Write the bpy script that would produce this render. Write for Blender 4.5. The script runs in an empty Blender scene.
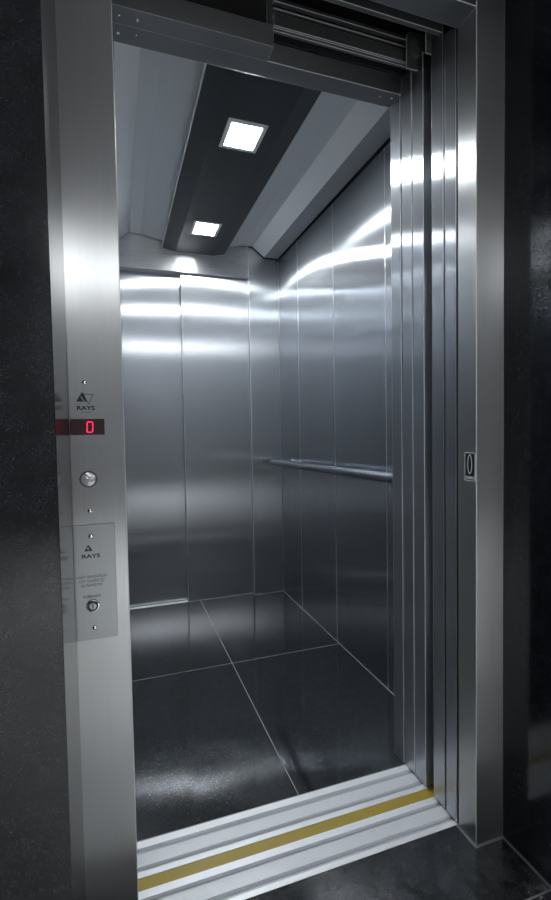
import bpy, bmesh, math
from mathutils import Vector, Matrix

S = bpy.context.scene
COL = S.collection
W, R, L, D = 0.80, 0.982, -0.087, 1.906      # door width, car walls, car rear wall
CX = 0.4475                                    # car centre line
ORG = {}                                       # world origin of every object

# ------------------------------------------------------------------ materials
def new_mat(name):
    m = bpy.data.materials.new(name); m.use_nodes = True
    nt = m.node_tree
    return m, nt, nt.nodes['Principled BSDF']

def N(nt, kind, **kw):
    n = nt.nodes.new(kind)
    for k, v in kw.items():
        setattr(n, k, v)
    return n

def plain(name, col, rough=0.5, metal=0.0, emit=None, strength=0.0, coat=0.0):
    m, nt, b = new_mat(name)
    b.inputs['Base Color'].default_value = (*col, 1)
    b.inputs['Roughness'].default_value = rough
    b.inputs['Metallic'].default_value = metal
    b.inputs['Coat Weight'].default_value = coat
    if emit:
        b.inputs['Emission Color'].default_value = (*emit, 1)
        b.inputs['Emission Strength'].default_value = strength
    return m

def brushed(name, col, rough=0.32, stretch=5.0, grain='z', wave=0.0, haze=0.27):
    """brushed sheet metal; the grain runs along `grain`, highlights are drawn out across it by `stretch`"""
    m, nt, b = new_mat(name)
    nt.nodes.remove(b)
    g = N(nt, 'ShaderNodeBsdfAnisotropic', distribution='GGX')
    g.inputs['Anisotropy'].default_value = -(1 - 1 / stretch)
    geo = N(nt, 'ShaderNodeNewGeometry')
    cr = N(nt, 'ShaderNodeVectorMath', operation='CROSS_PRODUCT')
    cr.inputs[1].default_value = {'z': (0, 0, 1), 'x': (1, 0, 0), 'y': (0, 1, 0)}[grain]
    nt.links.new(geo.outputs['True Normal'], cr.inputs[0]); nt.links.new(cr.outputs[0], g.inputs['Tangent'])
    tc = N(nt, 'ShaderNodeTexCoord'); mp = N(nt, 'ShaderNodeMapping')
    mp.inputs['Scale'].default_value = {'z': (700, 700, 5), 'x': (5, 700, 700), 'y': (700, 5, 700)}[grain]
    nt.links.new(tc.outputs['Object'], mp.inputs[0])
    no = N(nt, 'ShaderNodeTexNoise'); no.inputs['Scale'].default_value = 1.0; no.inputs['Detail'].default_value = 3
    nt.links.new(mp.outputs[0], no.inputs['Vector'])
    r1 = N(nt, 'ShaderNodeMapRange')
    r1.inputs['To Min'].default_value = rough - 0.02; r1.inputs['To Max'].default_value = rough + 0.02
    nt.links.new(no.outputs['Fac'], r1.inputs['Value']); nt.links.new(r1.outputs[0], g.inputs['Roughness'])
    mx = N(nt, 'ShaderNodeMix', data_type='RGBA')
    mx.inputs[6].default_value = (*[c * 0.92 for c in col], 1)
    mx.inputs[7].default_value = (*[min(1, c * 1.08) for c in col], 1)
    nt.links.new(no.outputs['Fac'], mx.inputs[0]); nt.links.new(mx.outputs[2], g.inputs['Color'])
    if wave:
        n2 = N(nt, 'ShaderNodeTexNoise'); n2.inputs['Scale'].default_value = 2.6; n2.inputs['Detail'].default_value = 0.5
        nt.links.new(tc.outputs['Object'], n2.inputs['Vector'])
        bp = N(nt, 'ShaderNodeBump'); bp.inputs['Strength'].default_value = 1.0
        bp.inputs['Distance'].default_value = wave
        nt.links.new(n2.outputs['Fac'], bp.inputs['Height']); nt.links.new(bp.outputs[0], g.inputs['Normal'])
    g2 = N(nt, 'ShaderNodeBsdfAnisotropic', distribution='GGX')          # broad haze of the satin grain
    g2.inputs['Anisotropy'].default_value = -0.4
    g2.inputs['Roughness'].default_value = 0.62
    nt.links.new(cr.outputs[0], g2.inputs['Tangent']); nt.links.new(mx.outputs[2], g2.inputs['Color'])
    ms = N(nt, 'ShaderNodeMixShader'); ms.inputs[0].default_value = haze
    nt.links.new(g.outputs[0], ms.inputs[1]); nt.links.new(g2.outputs[0], ms.inputs[2])
    nt.links.new(ms.outputs[0], nt.nodes['Material Output'].inputs[0])
    return m

def granite(name, base, fleck, rough, joints=(), joint_col=(0.34, 0.35, 0.36), fleck_amt=1.0, spec=0.5):
    """dark polished stone with small flecks; joints = list of (axis, pos, half width, [(axis, lo, hi)...])"""
    m, nt, b = new_mat(name)
    b.inputs['Specular IOR Level'].default_value = spec
    geo = N(nt, 'ShaderNodeNewGeometry')
    n1 = N(nt, 'ShaderNodeTexNoise'); n1.inputs['Scale'].default_value = 34; n1.inputs['Detail'].default_value = 5
    n2 = N(nt, 'ShaderNodeTexVoronoi'); n2.inputs['Scale'].default_value = 620
    n3 = N(nt, 'ShaderNodeTexNoise'); n3.inputs['Scale'].default_value = 420; n3.inputs['Detail'].default_value = 2
    for n in (n1, n2, n3):
        nt.links.new(geo.outputs['Position'], n.inputs['Vector'])
    sep0 = N(nt, 'ShaderNodeSeparateColor'); nt.links.new(n2.outputs['Color'], sep0.inputs[0])
    fr = N(nt, 'ShaderNodeMapRange'); fr.inputs['From Min'].default_value = 0.955; fr.inputs['From Max'].default_value = 1.0
    nt.links.new(sep0.outputs[0], fr.inputs['Value'])
    cl = N(nt, 'ShaderNodeMapRange'); cl.inputs['From Min'].default_value = 0.35; cl.inputs['From Max'].default_value = 0.7
    cl.inputs['To Min'].default_value = 0.55; cl.inputs['To Max'].default_value = 1.5
    nt.links.new(n1.outputs['Fac'], cl.inputs['Value'])
    c3 = N(nt, 'ShaderNodeMapRange'); c3.inputs['From Min'].default_value = 0.35; c3.inputs['From Max'].default_value = 0.7
    c3.inputs['To Min'].default_value = 0.5; c3.inputs['To Max'].default_value = 1.6
    nt.links.new(n3.outputs['Fac'], c3.inputs['Value'])
    mu = N(nt, 'ShaderNodeMath', operation='MULTIPLY')
    nt.links.new(cl.outputs[0], mu.inputs[0]); nt.links.new(c3.outputs[0], mu.inputs[1])
    sc = N(nt, 'ShaderNodeVectorMath', operation='SCALE'); sc.inputs[0].default_value = base
    nt.links.new(mu.outputs[0], sc.inputs['Scale'])
    fm = N(nt, 'ShaderNodeMath', operation='MULTIPLY'); fm.inputs[1].default_value = fleck_amt
    nt.links.new(fr.outputs[0], fm.inputs[0])
    mx = N(nt, 'ShaderNodeMix', data_type='RGBA'); mx.inputs[7].default_value = (*fleck, 1)
    nt.links.new(sc.outputs[0], mx.inputs[6]); nt.links.new(fm.outputs[0], mx.inputs[0])
    colour = mx.outputs[2]
    b.inputs['Roughness'].default_value = rough
    if joints:
        sp = N(nt, 'ShaderNodeSeparateXYZ'); nt.links.new(geo.outputs['Position'], sp.inputs[0])
        total = None
        for axis, pos, hw, lims in joints:
            d = N(nt, 'ShaderNodeMath', operation='SUBTRACT'); nt.links.new(sp.outputs['xyz'.index(axis)], d.inputs[0]); d.inputs[1].default_value = pos
            a = N(nt, 'ShaderNodeMath', operation='ABSOLUTE'); nt.links.new(d.outputs[0], a.inputs[0])
            c = N(nt, 'ShaderNodeMath', operation='LESS_THAN'); nt.links.new(a.outputs[0], c.inputs[0]); c.inputs[1].default_value = hw
            cur = c
            for ax2, lo, hi in lims:
                for op, v in (('GREATER_THAN', lo), ('LESS_THAN', hi)):
                    g = N(nt, 'ShaderNodeMath', operation=op); nt.links.new(sp.outputs['xyz'.index(ax2)], g.inputs[0]); g.inputs[1].default_value = v
                    k = N(nt, 'ShaderNodeMath', operation='MULTIPLY'); nt.links.new(cur.outputs[0], k.inputs[0]); nt.links.new(g.outputs[0], k.inputs[1])
                    cur = k
            if total is None: total = cur
            else:
                t = N(nt, 'ShaderNodeMath', operation='MAXIMUM'); nt.links.new(total.outputs[0], t.inputs[0]); nt.links.new(cur.outputs[0], t.inputs[1]); total = t
        m2 = N(nt, 'ShaderNodeMix', data_type='RGBA'); m2.inputs[7].default_value = (*joint_col, 1)
        nt.links.new(colour, m2.inputs[6]); nt.links.new(total.outputs[0], m2.inputs[0]); colour = m2.outputs[2]
        rr = N(nt, 'ShaderNodeMapRange'); rr.inputs['To Min'].default_value = rough; rr.inputs['To Max'].default_value = 0.6
        nt.links.new(total.outputs[0], rr.inputs['Value']); nt.links.new(rr.outputs[0], b.inputs['Roughness'])
    nt.links.new(colour, b.inputs['Base Color'])
    return m

STEEL = (0.53, 0.56, 0.60)
M = dict(
    wall=brushed('brushed steel cladding', STEEL, 0.215, 4.6, wave=0.0010, haze=0.2),
    door=brushed('brushed steel door', STEEL, 0.235, 4.0, haze=0.22),
    header=brushed('brushed steel header', (0.6, 0.62, 0.65), 0.28, 3.0, grain='x'),
    leaf=brushed('brushed steel door edge', STEEL, 0.24, 4.0),
    frame=brushed('brushed steel frame', (0.57, 0.585, 0.595), 0.34, 2.4, haze=0.2),
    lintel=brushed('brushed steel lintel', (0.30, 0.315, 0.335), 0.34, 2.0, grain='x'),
    plate=brushed('brushed steel plate', (0.57, 0.585, 0.595), 0.34, 2.4, haze=0.2),
    plate2=brushed('brushed steel lower plate', (0.42, 0.445, 0.46), 0.40, 1.5),
    chrome=plain('polished chrome', (0.75, 0.77, 0.8), 0.12, 1.0),
    button=plain('hammered button face', (0.42, 0.43, 0.45), 0.34, 1.0),
    tube=brushed('satin handrail', (0.34, 0.37, 0.40), 0.24, 1.5, grain='y', haze=0.2),
    black=plain('black rubber', (0.012, 0.012, 0.014), 0.5),
    void=plain('unlit shaft paint', (0.01, 0.01, 0.011), 0.8),
    rail=plain('zinc plated rail', (0.14, 0.145, 0.145), 0.45, 0.6),
    gear=plain('grey gear steel', (0.10, 0.105, 0.105), 0.5, 0.4),
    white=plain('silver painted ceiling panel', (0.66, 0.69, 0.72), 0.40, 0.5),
    ledge=plain('silver painted side ledge', (0.42, 0.44, 0.47), 0.40, 0.6),  # same ceiling metal, darkened for the shade on the ledge
    cover=plain('satin silver cove', (0.92, 0.94, 0.96), 0.34, 0.5),  # same ceiling metal, brightened for lamp light on the cove
    gloss=plain('dark grey lacquered panel', (0.022, 0.026, 0.033), 0.38, 0.0),
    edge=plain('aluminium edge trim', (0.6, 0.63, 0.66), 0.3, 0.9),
    lampframe=plain('lamp bezel', (0.75, 0.78, 0.8), 0.4, 0.3),
    led=plain('led diffuser', (0.9, 0.9, 0.9), 0.5, emit=(0.94, 0.98, 1.0), strength=100.0),
    hall_led=plain('hall lamp diffuser', (0.9, 0.9, 0.9), 0.5, emit=(0.97, 0.985, 1.0), strength=9.0),
    trim_glint=plain('pale trim and painted edge glint', (0.78, 0.80, 0.83), 0.45, 0.4),  # pale panel trim; on bevels it paints in the edge highlights
    alu=plain('ribbed aluminium', (0.86, 0.875, 0.90), 0.42, 0.35),
    groove=plain('groove aluminium', (0.66, 0.68, 0.71), 0.5, 0.35),
    yellow=plain('yellow safety paint', (0.40, 0.29, 0.035), 0.45),
    ink=plain('black ink', (0.015, 0.015, 0.018), 0.5),
    fadeink=plain('faded print', (0.05, 0.052, 0.055), 0.5),
    lens=plain('smoked red lens', (0.040, 0.006, 0.011), 0.25),
    digit=plain('red led digit', (0.3, 0.01, 0.03), 0.5, emit=(1.0, 0.01, 0.06), strength=1.6),
    signwhite=plain('white sign print', (0.8, 0.82, 0.84), 0.5),
    signblack=plain('black sign face', (0.012, 0.014, 0.018), 0.35),
    silver=plain('pale sealant', (0.42, 0.44, 0.46), 0.4, 0.3),
    hallwall=plain('hall wall paint', (0.30, 0.305, 0.315), 0.7),
    hallfloor=plain('pale hall tile', (0.80, 0.80, 0.79), 0.35),
)
M['stone_wall'] = granite('polished black granite wall', (0.009, 0.0110, 0.0145), (0.09, 0.10, 0.12), 0.13, fleck_amt=0.35)
M['stone_car'] = granite('polished granite car floor', (0.010, 0.0112, 0.0128), (0.10, 0.11, 0.12), 0.08, fleck_amt=0.6,
    joints=[('x', 0.4466, 0.0010, []), ('y', 1.106, 0.0011, []), ('x', R - 0.001, 0.0022, []), ('x', L + 0.002, 0.0028, []),
            ('y', D - 0.0018, 0.0022, [('x', W - 0.015, 1.1)]), ('y', 0.300, 0.0015, [])])
M['stone_hall'] = granite('polished granite threshold', (0.017, 0.0185, 0.0205), (0.10, 0.11, 0.12), 0.16, fleck_amt=0.6,
    joint_col=(0.16, 0.165, 0.17),
    joints=[('y', -0.144, 0.002, []), ('y', -0.0025, 0.0035, [('x', 0.798, 0.886)]), ('x', 0.7975, 0.0035, [('y', -0.005, 0.068)]),
            ('x', 0.8815, 0.0035, [('y', -0.6, 0.0)])])

# ------------------------------------------------------------------ helpers
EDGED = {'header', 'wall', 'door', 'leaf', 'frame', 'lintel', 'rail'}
def link(name, bm, mat, parent=None, origin=None, bevel=0.0, smooth=False, seg=2):
    if origin is None:
        vs = [v.co for v in bm.verts]
        lo = Vector((min(v[i] for v in vs) for i in range(3))); hi = Vector((max(v[i] for v in vs) for i in range(3)))
        origin = Vector(((lo.x + hi.x) / 2, (lo.y + hi.y) / 2, lo.z))
    origin = Vector(origin)
    bmesh.ops.translate(bm, verts=bm.verts, vec=-origin)
    bmesh.ops.recalc_face_normals(bm, faces=bm.faces)
    me = bpy.data.meshes.new(name); bm.to_mesh(me); bm.free()
    o = bpy.data.objects.new(name, me); COL.objects.link(o)
    for mm in (mat if isinstance(mat, (list, tuple)) else [mat]):
        me.materials.append(M[mm])
    if smooth:
        for p in me.polygons: p.use_smooth = True
        try: me.set_sharp_from_angle(angle=math.radians(35))
        except Exception: pass
    if parent:
        o.parent = parent; o.location = origin - ORG[parent]
    else:
        o.location = origin
    ORG[o] = origin
    if bevel:
        b = o.modifiers.new('bevel', 'BEVEL'); b.width = bevel; b.segments = seg; b.limit_method = 'ANGLE'; b.angle_limit = math.radians(40)
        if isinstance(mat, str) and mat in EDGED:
            me.materials.append(M['trim_glint']); b.material = 1  # paler bevel colour stands in for highlights along steel edges
    return o

def add_box(bm, x0, x1, y0, y1, z0, z1):
    r = bmesh.ops.create_cube(bm, size=1.0)
    for v in r['verts']:
        v.co = Vector((x0 + (v.co.x + .5) * (x1 - x0), y0 + (v.co.y + .5) * (y1 - y0), z0 + (v.co.z + .5) * (z1 - z0)))
    return r['verts']

def box(name, x0, x1, y0, y1, z0, z1, mat, parent=None, bevel=0.0, **kw):
    bm = bmesh.new(); add_box(bm, x0, x1, y0, y1, z0, z1)
    return link(name, bm, mat, parent, bevel=bevel, **kw)

def boxes(name, lst, mat, parent=None, bevel=0.0, **kw):
    bm = bmesh.new()
    for b in lst: add_box(bm, *b)
    return link(name, bm, mat, parent, bevel=bevel, **kw)

def add_cyl(bm, c, axis, r0, r1, length, n=32):
    q = Vector((0, 0, 1)).rotation_difference(Vector(axis)).to_matrix().to_4x4()
    mat = Matrix.Translation(Vector(c) + Vector(axis) * length / 2) @ q
    bmesh.ops.create_cone(bm, cap_ends=True, segments=n, radius1=r0, radius2=r1, depth=length, matrix=mat)

def lathe(name, c, axis, prof, mat, parent=None, n=40):
    """revolve (radius, distance along axis) profile"""
    bm = bmesh.new()
    A = Vector(axis).normalized(); U = A.orthogonal().normalized(); V = A.cross(U)
    rings = []
    for r, h in prof:
        if r < 1e-6: rings.append([bm.verts.new(Vector(c) + A * h)])
        else: rings.append([bm.verts.new(Vector(c) + A * h + (U * math.cos(t) + V * math.sin(t)) * r) for t in [2 * math.pi * k / n for k in range(n)]])
    for a, b in zip(rings, rings[1:]):
        for k in range(n):
            k2 = (k + 1) % n
            if len(a) == 1 and len(b) > 1: bm.faces.new((a[0], b[k2], b[k]))
            elif len(b) == 1 and len(a) > 1: bm.faces.new((a[k], a[k2], b[0]))
            elif len(a) > 1: bm.faces.new((a[k], a[k2], b[k2], b[k]))
    for e in (rings[0], rings[-1]):
        if len(e) > 1: bm.faces.new(e)
    return link(name, bm, mat, parent, smooth=True)

def extrude(name, prof, axis, a, b, mat, parent=None, bevel=0.0, matidx=None, **kw):
    """closed 2-D profile extruded along x (prof=(y,z)) or y (prof=(x,z))"""
    bm = bmesh.new()
    f = (lambda t, p: (t, p[0], p[1])) if axis == 'x' else (lambda t, p: (p[0], t, p[1]))
    v0 = [bm.verts.new(f(a, p)) for p in prof]; v1 = [bm.verts.new(f(b, p)) for p in prof]
    n = len(prof)
    for i in range(n):
        fc = bm.faces.new((v0[i], v0[(i + 1) % n], v1[(i + 1) % n], v1[i]))
        if matidx and matidx[i]: fc.material_index = matidx[i]
    bm.faces.new(v0); bm.faces.new(v1)
    return link(name, bm, mat, parent, bevel=bevel, **kw)

def empty(name, loc, label, cat, group=None, kind=None):
    o = bpy.data.objects.new(name, None); COL.objects.link(o); o.location = loc; o.empty_display_size = 0.05
    ORG[o] = Vector(loc)
    return tag(o, label, cat, group, kind)

def tag(o, label, cat=None, group=None, kind=None):
    o['label'] = label
    if cat: o['category'] = cat
    if group: o['group'] = group
    if kind: o['kind'] = kind
    return o

def struct(o, label, cat):
    return tag(o, label, cat, kind='structure')

def text(name, s, size, pos, face, mat, parent, bold=0.0, width=None, depth=0.0004):
    """lettering centred on pos; face '-y' or '-x'"""
    cu = bpy.data.curves.new(name, 'FONT'); cu.body = s; cu.size = size; cu.align_x = 'CENTER'; cu.align_y = 'CENTER'
    cu.extrude = depth / 2; cu.offset = bold; cu.resolution_u = 4
    tmp = bpy.data.objects.new('tmp', cu); COL.objects.link(tmp)
    dg = bpy.context.evaluated_depsgraph_get()
    me = bpy.data.meshes.new_from_object(tmp.evaluated_get(dg))
    bpy.data.objects.remove(tmp); bpy.data.curves.remove(cu)
    me.name = name
    xs = [v.co.x for v in me.vertices]; w = max(xs) - min(xs)
    k = (width / w) if width else 1.0
    for v in me.vertices:
        x, y, z = v.co.x * k, v.co.y, v.co.z
        v.co = (x, -z, y) if face == '-y' else (-z, -x, y)
    o = bpy.data.objects.new(name, me); COL.objects.link(o); me.materials.clear(); me.materials.append(M[mat])
    o.parent = parent; o.location = Vector(pos) - ORG[parent]; ORG[o] = Vector(pos)
    return o

# ------------------------------------------------------------------ hall
struct(box('floor', -2.0, 2.4, -0.28, 0.0665, -0.06, 0.0, 'stone_hall'),
       'polished dark granite strip of hall floor in front of the door sill', 'floor')
struct(box('floor', -2.0, 2.4, -4.7, -0.28, -0.06, 0.0, 'hallfloor'), 'pale tiled floor of the hall behind the viewer', 'floor')
struct(box('wall_front_left', -2.0, -0.092, -0.20, 0.0665, 0.0, 2.65, 'stone_wall', bevel=0.0012),
       'speckled black granite wall left of the lift door frame', 'wall')
struct(box('wall_front_right', 0.884, 2.4, -0.20, 0.0665, 0.0, 2.65, 'stone_wall', bevel=0.0012),
       'polished black granite wall right of the lift door frame', 'wall')
struct(box('wall_front_top', -0.092, 0.884, -0.20, 0.0665, 2.125, 2.65, 'stone_wall'), 'black granite above the lift door frame', 'wall')
struct(box('wall_hall_back', -2.0, 2.4, -4.8, -4.7, 0.0, 2.65, 'hallwall'), 'plain pale wall of the hall opposite the lift', 'wall')
struct(box('wall_hall_left', -2.1, -2.0, -4.8, 0.0665, 0.0, 2.65, 'hallwall'), 'plain pale side wall of the hall on the left', 'wall')
struct(box('wall_hall_right', 2.4, 2.5, -4.3, 0.0665, 0.0, 2.65, 'stone_wall'), 'dark granite side wall of the hall on the right', 'wall')
struct(box('ceiling', -2.1, 2.5, -4.8, 0.0665, 2.65, 2.71, 'hallwall'), 'pale plaster ceiling of the hall', 'ceiling')
hl = empty('ceiling_light', (0.375, -3.95, 2.65), 'long white ceiling light fixed to the hall ceiling', 'lamp')
box('lamp_body', -0.35, 1.1, -4.35, -3.55, 2.615, 2.649, 'lampframe', hl, bevel=0.004)
box('diffuser', -0.32, 1.07, -4.32, -3.58, 2.605, 2.615, 'hall_led', hl)

for xx, ys in ((0.35, -2.1), (0.35, -3.2)):  # added spots that brighten the hall floor, kept out of reflections
    dl = empty('added_spot', (xx, ys, 2.64), 'added round fill spot in the hall ceiling, %s' % ('nearer the lift' if ys > -2.5 else 'nearer the long lamp'), 'lamp', group='added hall fill spots')
    lathe('spot_ring', (xx, ys, 2.6495), (0, 0, -1), [(0.045, 0), (0.06, 0), (0.06, 0.006), (0.045, 0.008), (0.042, 0.004), (0.0, 0.003)], 'lampframe', dl)
    ld = bpy.data.lights.new('spot_light', 'SPOT'); ld.energy = 115; ld.spot_size = math.radians(66); ld.spot_blend = 0.6
    ld.shadow_soft_size = 0.04; ld.color = (0.98, 0.99, 1.0)
    lo = bpy.data.objects.new('spot_light', ld); COL.objects.link(lo); lo.parent = dl; lo.location = (0, 0, -0.012)

# ------------------------------------------------------------------ portal frame
H = 2.007
fr = empty('trim_1', (0.396, 0.0, 0.0), 'brushed steel frame lining the lift doorway in the granite wall', 'door frame', kind='structure')
def jamb(pts, label):
    bm = bmesh.new()
    v0 = [bm.verts.new((x, y, 0.0)) for x, y in pts]; v1 = [bm.verts.new((x, y, 2.124)) for x, y in pts]
    n = len(pts)
    for i in range(n): bm.faces.new((v0[i], v0[(i + 1) % n], v1[(i + 1) % n], v1[i]))
    bm.faces.new(v0); bm.faces.new(v1)
    o = link('jamb', bm, 'frame', fr, bevel=0.0014); o['label'] = label
    return o
left_jamb = jamb([(-0.10, 0.0), (0.0, 0.0), (0.0, 0.0625), (-0.10, 0.0625)], 'left steel upright carrying the call plates')
right_jamb = jamb([(W, 0.0), (0.8835, 0.0), (0.8835, 0.0625), (W, 0.0625)], 'right steel upright with the floor number sign')
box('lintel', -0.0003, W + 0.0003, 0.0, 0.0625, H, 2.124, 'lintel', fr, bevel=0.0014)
box('strike_plate', -0.001, 0.0012, 0.012, 0.026, 0.883, 0.959, 'chrome', fr, bevel=0.0005)

# ------------------------------------------------------------------ sills
def sill(name, segs, label, y0, y1):
    """segs: (y0, y1, kind) with kind land | rib | groove"""
    e = empty(name, (0.4, y0, -0.05), label, 'sill')
    def prof(sg):
        a, b, k = sg
        if k == 'groove': return [(a, -0.009), (b, -0.009)]
        if k == 'land': return [(a, 0.0), (b, 0.0)]
        out = []; n = max(3, int(round((b - a) / 0.0034)))
        for i in range(n):
            u = a + (b - a) * i / n; w = (b - a) / n
            out += [(u, 0.0), (u + w * 0.45, 0.0), (u + w * 0.55, -0.0012), (u + w * 0.9, -0.0012)]
        return out + [(b, 0.0)]
    pts = []; kinds = []
    for s in segs:
        p = prof(s)
        for q in p:
            pts.append(q); kinds.append(s[2])
    mi = [1 if (kinds[i] == 'groove' and i + 1 < len(kinds) and kinds[i + 1] == 'groove') else 0 for i in range(len(pts))] + [0, 0]
    pts += [(y1, -0.05), (y0, -0.05)]
    extrude('tread', pts, 'x', -0.06, W + 0.06, ['alu', 'groove'], e, matidx=mi)
    return e
ls = sill('door_sill', [(0.0675, 0.081, 'land'), (0.081, 0.098, 'groove'), (0.098, 0.132, 'rib'), (0.132, 0.146, 'groove'), (0.146, 0.1650, 'land')],
          'ribbed aluminium sill in front of the yellow strip, hall side', 0.0675, 0.1650)
cs = sill('door_sill', [(0.1975, 0.213, 'land'), (0.213, 0.227, 'groove'), (0.227, 0.261, 'rib'), (0.261, 0.278, 'groove'), (0.278, 0.2985, 'land')],
          'ribbed aluminium sill behind the yellow strip, at the lift floor', 0.1975, 0.2985)
y = tag(box('safety_strip', -0.055, W + 0.055, 0.1653, 0.1972, -0.045, -0.0012, 'yellow', bevel=0.001),
        'worn yellow strip between the two aluminium door sills', 'floor strip')

# ------------------------------------------------------------------ front doors, slid open to the right
def leaf(name, x0, x1, y0, y1, z1, label, lip):
    e = empty(name, ((x0 + x1) / 2, (y0 + y1) / 2, 0.004), label, 'door', kind='structure')
    box('door_panel', x0, x1, y0, y1, 0.004, z1, 'leaf', e, bevel=0.0013)
    if lip:
        box('rubber_lip', x0 - 0.0003, x0 + 0.010, y0 - lip, y0 - 0.0002, 0.004, z1, 'black', e)
    return e
leaf('door_1', W, 1.23, 0.0695, 0.1105, 2.03, 'slid-open landing door leaf next to the right jamb, hall side', 0.0045)
leaf('door_2', W, 1.23, 0.1165, 0.1635, 2.060, 'slid-open landing door leaf nearest the dark gap, hall side', 0.0045)
leaf('door_3', W, 1.23, 0.1985, 0.2475, 2.056, 'slid-open car door leaf just behind the dark gap', 0)
leaf('door_4', W, 1.23, 0.2515, 0.3000, 2.056, 'slid-open car door leaf next to the car post', 0)
# hidden side of the shaft
struct(box('wall_shaft_right', 1.26, 1.32, 0.0665, 2.05, -0.06, 2.6, 'void'), 'unlit shaft wall behind the slid-open doors', 'wall')
struct(box('wall_shaft_left', -0.30, -0.24, 0.0665, 2.05, -0.06, 2.6, 'void'), 'unlit shaft wall left of the car', 'wall')
struct(box('wall_shaft_top', -0.30, 1.32, 0.0665, 2.05, 2.36, 2.42, 'void'), 'unlit shaft top above the car', 'ceiling')
struct(box('floor_shaft', -0.30, 1.32, 0.0665, 2.05, -0.16, -0.10, 'void'), 'unlit shaft bottom under the sills', 'floor')

# ------------------------------------------------------------------ car front: posts and transom
cf = empty('trim_2', (0.4, 0.305, 0.0), 'brushed steel front posts and transom of the lift car', 'door frame', kind='structure')
o = box('post', W, R + 0.02, 0.3065, 0.3575, 0.0, 2.24, 'leaf', cf, bevel=0.0013); o['label'] = 'right car post'
o = box('post', L - 0.02, 0.0, 0.3065, 0.3575, 0.0, 2.24, 'leaf', cf, bevel=0.0013); o['label'] = 'left car post'
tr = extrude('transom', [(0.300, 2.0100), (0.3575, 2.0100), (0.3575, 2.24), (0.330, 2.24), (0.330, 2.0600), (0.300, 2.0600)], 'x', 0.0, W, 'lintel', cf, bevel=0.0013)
def screw(p, axis, parent, r=0.0044, mat='chrome'):
    A = Vector(axis)
    prof = [(r, -0.0005), (r, 0.0006), (r * 0.85, 0.0016), (r * 0.5, 0.0023), (0, 0.0026)]
    s = lathe('screw', p, axis, prof, mat, parent, n=20)
    return s
for x, yy in ((0.018, 0.328), (0.060, 0.324), (0.745, 0.326), (0.782, 0.3225)):
    screw((x, yy, 2.0100), (0, 0, -1), cf)

# door operator cover plate, left of the track
cp = empty('cover_plate', (0.195, 0.25, 2.008), 'grey folded steel plate above the doorway, left of the rails', 'cover plate')
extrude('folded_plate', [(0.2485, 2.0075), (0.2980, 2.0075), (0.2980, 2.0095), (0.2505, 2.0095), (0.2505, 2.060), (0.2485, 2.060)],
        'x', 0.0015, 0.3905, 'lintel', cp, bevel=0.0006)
for x, yy in ((0.020, 0.2765), (0.060, 0.2746)):
    screw((x, yy, 2.0075), (0, 0, -1), cp)
box('back_box', 0.0015, 0.372, 0.258, 0.2914, 2.012, 2.3598, 'void', cp, bevel=0.001)
box('side_bracket', 0.374, 0.3895, 0.2515, 0.290, 2.012, 2.30, 'rail', cp, bevel=0.001)

# ------------------------------------------------------------------ rails and hangers
def rail(prof, x0, x1, label, y0, z0):
    e = empty('door_rail', ((x0 + x1) / 2, y0, z0), label, 'door rail', group='door rails above the doorway')
    extrude('rail_profile', prof, 'x', x0, x1, 'rail', e, bevel=0.0011)
    return e
rail([(0.250, 2.062), (0.256, 2.062), (0.256, 2.054), (0.264, 2.054), (0.264, 2.060), (0.258, 2.060), (0.258, 2.088), (0.264, 2.088), (0.264, 2.095), (0.250, 2.095)],
     0.3925, 0.83, 'lowest and widest door rail above the doorway', 0.25, 2.054)
rail([(0.250, 2.122), (0.262, 2.122), (0.262, 2.125), (0.256, 2.125), (0.256, 2.131), (0.250, 2.131)], 0.3925, 0.83, 'thin door rail directly above the widest rail', 0.25, 2.118)
rail([(0.2505, 2.104), (0.257, 2.104), (0.257, 2.108), (0.2505, 2.108)], 0.3925, 0.80, 'thinnest door rail edge in the dark gap above the widest rail', 0.25, 2.102)
rail([(0.120, 2.044), (0.132, 2.044), (0.132, 2.050), (0.127, 2.050), (0.127, 2.085), (0.120, 2.085)], 0.0, 1.10, 'door rail nearest the hall, just behind the door frame', 0.12, 2.044)
struct(box('wall_shaft_back', -0.02, 1.0, 0.2915, 0.2990, 2.061, 2.36, 'void'), 'unlit backing plate behind the door rails', 'wall')

def hanger(y0, x0, z0, label):
    e = empty('door_hanger', (x0 + 0.1, y0, z0), label, 'door hanger', group='roller hangers of the slid-open doors')
    bm = bmesh.new()
    pts = [(x0, z0), (x0 + 0.22, z0), (x0 + 0.22, z0 + 0.10), (x0 + 0.03, z0 + 0.10)]
    for k in range(7):
        a = math.pi * (0.5 + k / 6 * 0.5)
        pts.append((x0 + 0.02 + 0.02 * math.cos(a), z0 + 0.08 + 0.02 * math.sin(a)))
    v0 = [bm.verts.new((p[0], y0, p[1])) for p in pts]; v1 = [bm.verts.new((p[0], y0 + 0.004, p[1])) for p in pts]
    n = len(pts)
    for i in range(n): bm.faces.new((v0[i], v0[(i + 1) % n], v1[(i + 1) % n], v1[i]))
    bm.faces.new(v0); bm.faces.new(v1)
    link('hanger_plate', bm, 'rail', e, bevel=0.0011)
    for xx in (x0 + 0.028, x0 + 0.18):
        r = lathe('roller', (xx, y0 - 0.001, z0 + 0.055), (0, -1, 0), [(0.024, 0), (0.024, 0.003), (0.020, 0.005), (0.020, 0.008), (0.024, 0.010), (0.024, 0.013), (0.009, 0.013), (0.008, 0.017), (0, 0.017)], 'gear', e, 28)
        r['label'] = 'grooved roller'
    return e
hanger(0.222, 0.765, 2.022, 'grey roller hanger at the right end of the widest rail')
hanger(0.165, 0.785, 2.024, 'grey roller hanger close to the top right corner of the frame')

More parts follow.
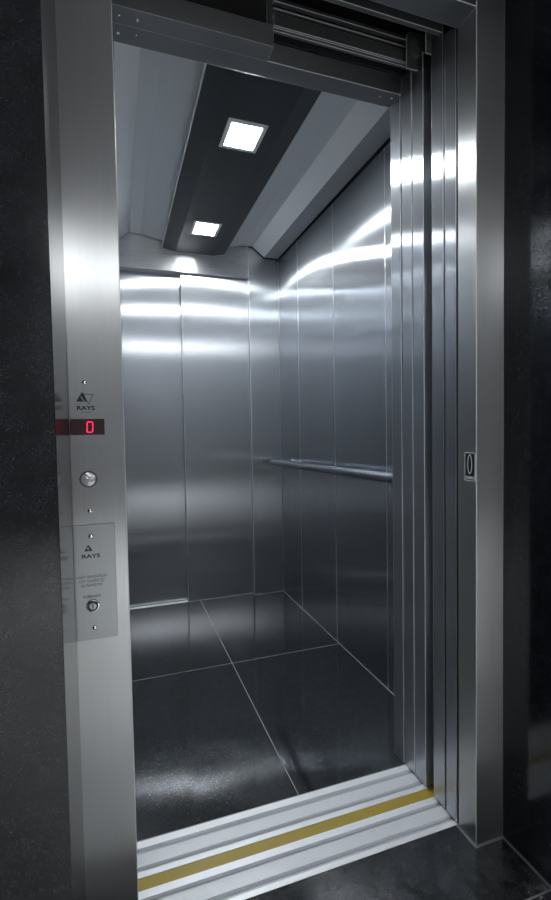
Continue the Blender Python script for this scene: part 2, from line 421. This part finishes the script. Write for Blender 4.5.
# ------------------------------------------------------------------ car shell
struct(box('floor', L, R, 0.2985, D + 0.0, -0.03, 0.0, 'stone_car'), 'black polished granite floor of the lift car with thin pale joints', 'floor')
wr = empty('wall_right', (R, 1.13, 0.0), 'brushed steel side wall of the lift car behind the handrail', 'wall', kind='structure')
seams = [0.3575, 0.680, 1.1325, 1.586, D]
for a, b in zip(seams, seams[1:]):
    box('wall_panel', R, R + 0.015, a + 0.0012, b - 0.0012, 0.002, 2.108, 'wall', wr, bevel=0.0006)
boxes('backing', [(R + 0.003, R + 0.02, 0.3575, D + 0.02, 0.0, 2.30)], 'void', wr)
for yy in seams[1:-1]:
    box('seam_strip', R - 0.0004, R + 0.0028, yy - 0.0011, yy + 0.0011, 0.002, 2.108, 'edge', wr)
wl = empty('wall_left', (L, 1.13, 0.0), 'brushed steel side wall of the lift car opposite the handrail', 'wall', kind='structure')
for a, b in zip(seams, seams[1:]):
    box('wall_panel', L - 0.015, L, a + 0.0012, b - 0.0012, 0.002, 2.108, 'wall', wl, bevel=0.0006)
boxes('backing', [(L - 0.02, L - 0.003, 0.3575, D + 0.02, 0.0, 2.30)], 'void', wl)

wb = empty('wall_back', (CX, D, 0.0), 'brushed steel rear wall of the lift car around the far doorway', 'wall', kind='structure')
RX0, RX1, HZ = 0.0, 0.785, 1.985
box('side_return', RX1 + 0.0004, R - 0.0004, D, D + 0.030, 0.002, 2.30, 'door', wb, bevel=0.0012)
box('side_return', L + 0.0004, RX0 - 0.0004, D, D + 0.030, 0.002, 2.30, 'door', wb, bevel=0.0012)
boxes('header', [(RX0, RX1, D, D + 0.0305, HZ, 2.30), (RX0, 0.3725, D + 0.0305, D + 0.065, HZ, 2.30)], 'header', wb, bevel=0.0012)
box('door_5', 0.3735, 0.86, D + 0.0315, D + 0.058, 0.003, 2.05, 'door', bevel=0.0012)
box('door_6', -0.10, 0.42, D + 0.066, D + 0.092, 0.003, 2.05, 'door', bevel=0.0012)
struct(bpy.data.objects['door_5'], 'right leaf of the closed brushed steel door at the rear of the car', 'door')
struct(bpy.data.objects['door_6'], 'left leaf of the closed brushed steel door at the rear of the car, set deeper', 'door')
struct(box('wall_shaft_rear', -0.3, 1.32, D + 0.11, D + 0.15, -0.1, 2.4, 'void'), 'unlit shaft wall behind the rear door', 'wall')
rs = empty('door_sill', (0.4, D, -0.03), 'pale aluminium sill under the closed rear door', 'sill')
boxes('tread', [(-0.05, 0.3715, D + 0.0315, D + 0.063, -0.03, 0.0005), (-0.05, 0.84, D + 0.0005, D + 0.0310, -0.03, -0.001)], 'alu', rs)
box('floor_edge', -0.05, RX1, D + 0.0282, D + 0.0312, -0.001, 0.0018, 'silver', rs)
struct(box('floor_rear', -0.05, RX1, D + 0.0002, D + 0.028, -0.001, 0.0, 'stone_car'), 'granite strip in the rear doorway of the car', 'floor')

# ------------------------------------------------------------------ car ceiling
ce = empty('ceiling', (CX, 1.13, 2.11), 'folded silver grey ceiling of the lift car', 'ceiling', kind='structure')
Z0 = 2.117
half = [(0.150, 2.144), (0.300, 2.1735), (0.3615, 2.1750), (0.437, 2.1180), (0.5250, 2.1160)]   # offset from centre, z
Y0, Y1 = 0.3585, D - 0.012
def strip(name, pts, mat):
    bm = bmesh.new(); t = 0.0025
    lo0 = [bm.verts.new((x, Y0, z)) for x, z in pts]; lo1 = [bm.verts.new((x, Y1, z)) for x, z in pts]
    up0 = [bm.verts.new((x, Y0, z + t)) for x, z in pts]; up1 = [bm.verts.new((x, Y1, z + t)) for x, z in pts]
    for i in range(len(pts) - 1):
        bm.faces.new((lo0[i], lo0[i + 1], lo1[i + 1], lo1[i])); bm.faces.new((up0[i], up0[i + 1], up1[i + 1], up1[i]))
        bm.faces.new((lo0[i], lo0[i + 1], up0[i + 1], up0[i])); bm.faces.new((lo1[i], lo1[i + 1], up1[i + 1], up1[i]))
    for i in (0, -1): bm.faces.new((lo0[i], lo1[i], up1[i], up0[i]))
    return link(name, bm, mat, ce)
strip('centre_panel', [(CX - 0.300, 2.1735), (CX - 0.150, 2.144), (CX + 0.150, 2.144), (CX + 0.300, 2.1735)], 'white')
for s in (-1, 1):
    strip('crown_fold', [(CX + s * 0.3003, 2.1736), (CX + s * 0.3615, 2.1750)], 'white')
    strip('cove_slope', [(CX + s * 0.3618, 2.1749), (CX + s * 0.437, 2.1180)], 'cover')
    strip('side_ledge', [(CX + s * 0.4373, 2.1180), (CX + s * 0.5250, 2.1160)], 'ledge')
box('roof_deck', L - 0.02, R + 0.02, 0.3575, D + 0.03, 2.24, 2.30, 'void', ce)

# dark lacquered centre panel
dp = empty('ceiling_panel', (CX, 1.13, 2.09), 'dark glossy panel hung under the lift ceiling with two square lamps', 'ceiling panel')
a0, a1, b0, b1 = 0.2650, 0.6305, 0.3400, 0.5650
extrude('panel_body', [(a0, 2.1075), (b0, 2.0915), (b1, 2.0915), (a1, 2.1060), (a1, 2.1115), (a0, 2.1115)], 'y', 0.395, 1.888, 'gloss', dp)
box('edge_trim', a0 - 0.0045, a0 - 0.0002, 0.395, 1.888, 2.1060, 2.1125, 'trim_glint', dp)
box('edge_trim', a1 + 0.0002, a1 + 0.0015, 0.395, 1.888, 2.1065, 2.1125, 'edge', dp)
extrude('end_trim', [(a0, 2.1065), (b0, 2.0900), (b1, 2.0900), (a1, 2.1050), (a1, 2.1115), (a0, 2.1115)], 'y', 1.8882, 1.8960, 'trim_glint', dp)
for yy in (0.60, 1.65):
    boxes('hanger_rod', [(CX - 0.08, CX - 0.07, yy, yy + 0.01, 2.1115, 2.1440), (CX + 0.07, CX + 0.08, yy, yy + 0.01, 2.1115, 2.1440)], 'gear', dp)

def lamp(xc, yc, label):
    e = empty('downlight', (xc, yc, 2.0912), label, 'lamp', group='square lamps in the dark ceiling panel')
    hx, hy, t = 0.070, 0.081, 0.0155
    z1, z0 = 2.0913, 2.0870
    boxes('bezel', [(xc - hx, xc + hx, yc - hy, yc - hy + t, z0, z1), (xc - hx, xc + hx, yc + hy - t, yc + hy, z0, z1),
                    (xc - hx, xc - hx + t, yc - hy + t, yc + hy - t, z0, z1), (xc + hx - t, xc + hx, yc - hy + t, yc + hy - t, z0, z1)], 'lampframe', e)
    box('diffuser', xc - hx + t, xc + hx - t, yc - hy + t, yc + hy - t, z0 + 0.0022, z1 - 0.0002, 'led', e)
    return e
lamp(0.443, 0.745, 'larger looking square lit lamp, nearest the doorway')
lamp(0.452, 1.530, 'smaller looking square lit lamp, farther back by the rear door')

# ------------------------------------------------------------------ handrail
hr = empty('handrail', (0.93, 1.1, 0.84), 'round satin steel handrail along the right car wall', 'handrail')
P0, P1 = Vector((0.900, 0.44, 0.866)), Vector((0.900, 1.845, 0.846))
ax = (P1 - P0).normalized(); ln = (P1 - P0).length
bm = bmesh.new(); add_cyl(bm, P0, ax, 0.0185, 0.0185, ln, 40); link('tube', bm, 'tube', hr, smooth=True)
lathe('end_cap', P1 - ax * 0.001, ax, [(0.0195, 0), (0.0195, 0.010), (0.017, 0.014), (0, 0.015)], 'gear', hr)
lathe('end_cap', P0 + ax * 0.001, -ax, [(0.0195, 0), (0.0195, 0.010), (0.017, 0.014), (0, 0.015)], 'gear', hr)
for yy in (0.50, 1.72):
    p = P0 + ax * (yy - P0.y)
    lathe('wall_bracket', (p.x + 0.012, p.y, p.z), (1, 0, 0), [(0.008, 0), (0.008, 0.062), (0.022, 0.064), (0.022, 0.0695)], 'chrome', hr)

# ------------------------------------------------------------------ call plates on the left jamb
F = -0.0002
up = empty('call_panel', (-0.05, 0.0, 0.876), 'steel call plate with red 0 display and round button on left jamb', 'call panel')
box('faceplate', -0.0912, -0.0085, -0.0016, F, 0.876, 1.215, 'plate', up, bevel=0.0003)
Fy = -0.0017
def logo(parent, cx, cz, s, y, second=True):
    """solid slanted triangle, with the outlined inverted triangle beside it"""
    bm = bmesh.new()
    def poly(pts):
        a = [bm.verts.new((cx + px * s, y, cz + pz * s)) for px, pz in pts]; b = [bm.verts.new((cx + px * s, y - 0.0003, cz + pz * s)) for px, pz in pts]
        n = len(pts); bm.faces.new(a); bm.faces.new(b)
        for i in range(n): bm.faces.new((a[i], a[(i + 1) % n], b[(i + 1) % n], b[i]))
    if second:
        poly([(-1.0, -0.45), (-0.42, 0.52), (-0.28, 0.40), (-0.50, 0.12), (-0.10, -0.45)])
        poly([(-0.38, 0.62), (-0.18, 0.62), (0.28, -0.45), (0.0, -0.45), (-0.42, 0.14)])
        w = 0.035
        A, B, C_ = (-0.16, 0.42), (0.92, 0.42), (0.38, -0.72)
        def seg(p, q):
            d = Vector((q[0] - p[0], q[1] - p[1])).normalized(); n = Vector((-d.y, d.x)) * w
            poly([(p[0] + n.x, p[1] + n.y), (q[0] + n.x, q[1] + n.y), (q[0] - n.x, q[1] - n.y), (p[0] - n.x, p[1] - n.y)])
        seg(A, B); seg(B, C_); seg(C_, (0.24, -0.42))
    else:
        poly([(-0.66, -0.5), (-0.06, 0.62), (0.06, 0.62), (-0.26, -0.18), (0.12, -0.18), (-0.02, -0.5)])
        poly([(0.08, 0.62), (0.72, -0.5), (0.02, -0.5), (0.18, -0.14), (-0.06, 0.30)])
    return link('logo', bm, 'ink', parent)
screw((-0.0652, Fy, 1.1284), (0, -1, 0), up)
screw((-0.0631, Fy, 0.8989), (0, -1, 0), up)
logo(up, -0.0652, 1.1010, 0.0150, Fy)
text('lettering', 'RAYS', 0.0105, (-0.0645, Fy, 1.0828), '-y', 'ink', up, bold=0.00032, width=0.030)
text('small_lettering', 'ASANSOR', 0.0028, (-0.0640, Fy, 1.0752), '-y', 'fadeink', up, width=0.018)
dsp = box('display', -0.0910, -0.0340, -0.0034, Fy, 1.0350, 1.0635, 'lens', up, bevel=0.0012)
def seven(cx, cz, w, h, t, y):
    bm = bmesh.new()
    def bar(x0, z0, x1, z1):
        d = Vector((x1 - x0, 0, z1 - z0)); ln = d.length; d.normalize(); n = Vector((-d.z, 0, d.x)) * t / 2
        p, q = Vector((x0, 0, z0)) + d * t * 0.35, Vector((x1, 0, z1)) - d * t * 0.35
        pts = [p, p + d * t / 2 + n, q - d * t / 2 + n, q, q - d * t / 2 - n, p + d * t / 2 - n]
        a = [bm.verts.new((cx + v.x + v.z * 0.04, y, cz + v.z)) for v in pts]; b = [bm.verts.new((cx + v.x + v.z * 0.04, y - 0.0003, cz + v.z)) for v in pts]
        bm.faces.new(a); bm.faces.new(b)
        for i in range(6): bm.faces.new((a[i], a[(i + 1) % 6], b[(i + 1) % 6], b[i]))
    x0, x1, z0, z1 = -w / 2, w / 2, -h / 2, h / 2
    bar(x0, z1, x1, z1); bar(x0, z0, x1, z0)
    for xx in (x0, x1):
        bar(xx, 0, xx, z1); bar(xx, z0, xx, 0)
    o = link('digit', bm, 'digit', dsp); o['label'] = 'glowing red 0'
    return o
seven(-0.0585, 1.0490, 0.0092, 0.0185, 0.0014, -0.0035)
btn = lathe('button_ring', (-0.0636, Fy, 0.9560), (0, -1, 0), [(0.0150, 0.0), (0.0150, 0.002), (0.0140, 0.003), (0.0128, 0.003), (0.0124, 0.0012), (0, 0.0012)], 'gear', up)
bm = bmesh.new()                                                     # hammered face: uneven disc
import random
random.seed(4); rings = []
for j, r in enumerate((0.0, 0.0025, 0.005, 0.0075, 0.010, 0.0122)):
    n = 1 if j == 0 else 24
    rings.append([bm.verts.new((-0.0636 + r * math.cos(2 * math.pi * k / n), Fy - 0.0030 - 0.0011 * math.sqrt(max(0, 1 - (r / 0.0124) ** 2)) + random.uniform(-.0008, .0008) * (j < 5), 0.9560 + r * math.sin(2 * math.pi * k / n))) for k in range(n)])
for k in range(24): bm.faces.new((rings[0][0], rings[1][k], rings[1][(k + 1) % 24]))
for a, b in zip(rings[1:], rings[2:]):
    for k in range(24): bm.faces.new((a[k], a[(k + 1) % 24], b[(k + 1) % 24], b[k]))
bt = link('button', bm, 'button', up, smooth=False); bt['label'] = 'round mottled metal push button'
for p in bt.data.polygons: p.use_smooth = True

kp = empty('key_switch_panel', (-0.056, 0.0, 0.663), 'smaller steel plate with key lock below the call plate', 'key panel')
box('faceplate', -0.0912, -0.0220, -0.0024, F, 0.6635, 0.8738, 'plate2', kp, bevel=0.0006)
Gy = -0.0025
screw((-0.0629, Gy, 0.8526), (0, -1, 0), kp)
screw((-0.0612, Gy, 0.6852), (0, -1, 0), kp)
logo(kp, -0.0680, 0.8310, 0.0100, Gy, second=False)
text('lettering', 'RAYS', 0.0092, (-0.0640, Gy, 0.8165), '-y', 'ink', kp, bold=0.00030, width=0.031)
for s, z, w in (('VAKIT ASANSORUN', 0.7790, 0.051), ('CVV COMPO EZ', 0.7712, 0.043), ('ALINMISTIR', 0.7634, 0.037)):
    text('small_lettering', s, 0.0072, (-0.0640, Gy, z), '-y', 'fadeink', kp, width=w)
text('key_lettering', 'KUMANDA', 0.0070, (-0.0640, Gy, 0.7432), '-y', 'fadeink', kp, bold=0.0001, width=0.029)
lk = lathe('key_lock', (-0.0630, Gy, 0.7262), (0, -1, 0), [(0.0118, 0), (0.0118, 0.0012), (0.0108, 0.0026), (0.0092, 0.0030), (0.0090, 0.0012), (0, 0.0012)], 'chrome', kp)
c = lathe('lock_recess', (-0.0630, Gy - 0.0013, 0.7262), (0, -1, 0), [(0.0089, 0), (0.0089, 0.0003), (0, 0.0003)], 'ink', lk, 28); c['label'] = 'dark ring around the key cylinder'
lathe('key_cylinder', (-0.0630, Gy - 0.0016, 0.7262), (0, -1, 0), [(0.0062, 0), (0.0062, 0.0022), (0.0055, 0.0028), (0, 0.0028)], 'button', lk, 28)
box('keyhole', -0.0641, -0.0619, Gy - 0.0052, Gy - 0.0045, 0.7222, 0.7302, 'ink', lk)

# ------------------------------------------------------------------ floor number sign on the right jamb
sg = empty('floor_sign', (W, 0.0195, 0.906), 'small black sign with white 0 on the right door jamb', 'sign')
X = W - 0.0002
box('sign_plate', W - 0.0011, X, 0.0015, 0.0385, 0.9065, 0.9765, 'signblack', sg)
Xf = W - 0.0012
boxes('border', [(Xf - .0003, Xf, 0.0015, 0.0385, 0.9745, 0.9765), (Xf - .0003, Xf, 0.0015, 0.0385, 0.9065, 0.9085),
                 (Xf - .0003, Xf, 0.0015, 0.0038, 0.9085, 0.9745), (Xf - .0003, Xf, 0.0362, 0.0385, 0.9085, 0.9745)], 'signwhite', sg)
bm = bmesh.new()
n = 40; cy, cz, ry, rz, w = 0.0205, 0.9475, 0.0078, 0.0240, 0.0022
rg = []
for (q, xx) in ((0, Xf), (0, Xf - .0003), (w, Xf - .0003), (w, Xf)):
    rg.append([bm.verts.new((xx, cy + (ry - q) * math.cos(2 * math.pi * k / n), cz + (rz - q * 1.2) * math.sin(2 * math.pi * k / n))) for k in range(n)])
for i in range(4):
    a, b = rg[i], rg[(i + 1) % 4]
    for k in range(n): bm.faces.new((a[k], a[(k + 1) % n], b[(k + 1) % n], b[k]))
o = link('zero', bm, 'signwhite', sg); o['label'] = 'tall white numeral 0'
box('caption_bar', Xf - .0003, Xf, 0.0045, 0.0355, 0.9105, 0.9185, 'plate2', sg)
text('caption', 'ZEMIN', 0.0075, (Xf - 0.0006, 0.0200, 0.9145), '-x', 'signwhite', sg, bold=0.0001, width=0.024)

# ------------------------------------------------------------------ camera
yaw, pitch, roll, f = -0.3287, -0.04, -0.017, 464.0
Fv = Vector((-math.sin(yaw) * math.cos(pitch), math.cos(yaw) * math.cos(pitch), math.sin(pitch)))
Rv = Vector((math.cos(yaw), math.sin(yaw), 0.0)); Uv = Rv.cross(Fv)
R2 = Rv * math.cos(roll) + Uv * math.sin(roll); U2 = -Rv * math.sin(roll) + Uv * math.cos(roll)
cam = bpy.data.cameras.new('camera'); co = bpy.data.objects.new('camera', cam); COL.objects.link(co)
mw = Matrix((R2, U2, -Fv)).transposed().to_4x4(); mw.translation = Vector((-0.0134, -0.8953, 1.0356))
co.matrix_world = mw
cam.sensor_fit = 'VERTICAL'; cam.sensor_height = 24.0; cam.lens = f / 900.0 * 24.0; cam.clip_start = 0.01
S.camera = co

# ------------------------------------------------------------------ world and colour
wd = bpy.data.worlds.new('world'); S.world = wd; wd.use_nodes = True
wd.node_tree.nodes['Background'].inputs[0].default_value = (0.02, 0.022, 0.025, 1)
wd.node_tree.nodes['Background'].inputs[1].default_value = 1.0
S.view_settings.view_transform = 'Standard'; S.view_settings.look = 'None'; S.view_settings.gamma = 1.0
S.view_settings.use_curve_mapping = False
S.view_settings.exposure = 1.1
S.cycles.max_bounces = 16; S.cycles.glossy_bounces = 12; S.cycles.diffuse_bounces = 6
S.cycles.use_denoising = True
S.cycles.sample_clamp_indirect = 8.0
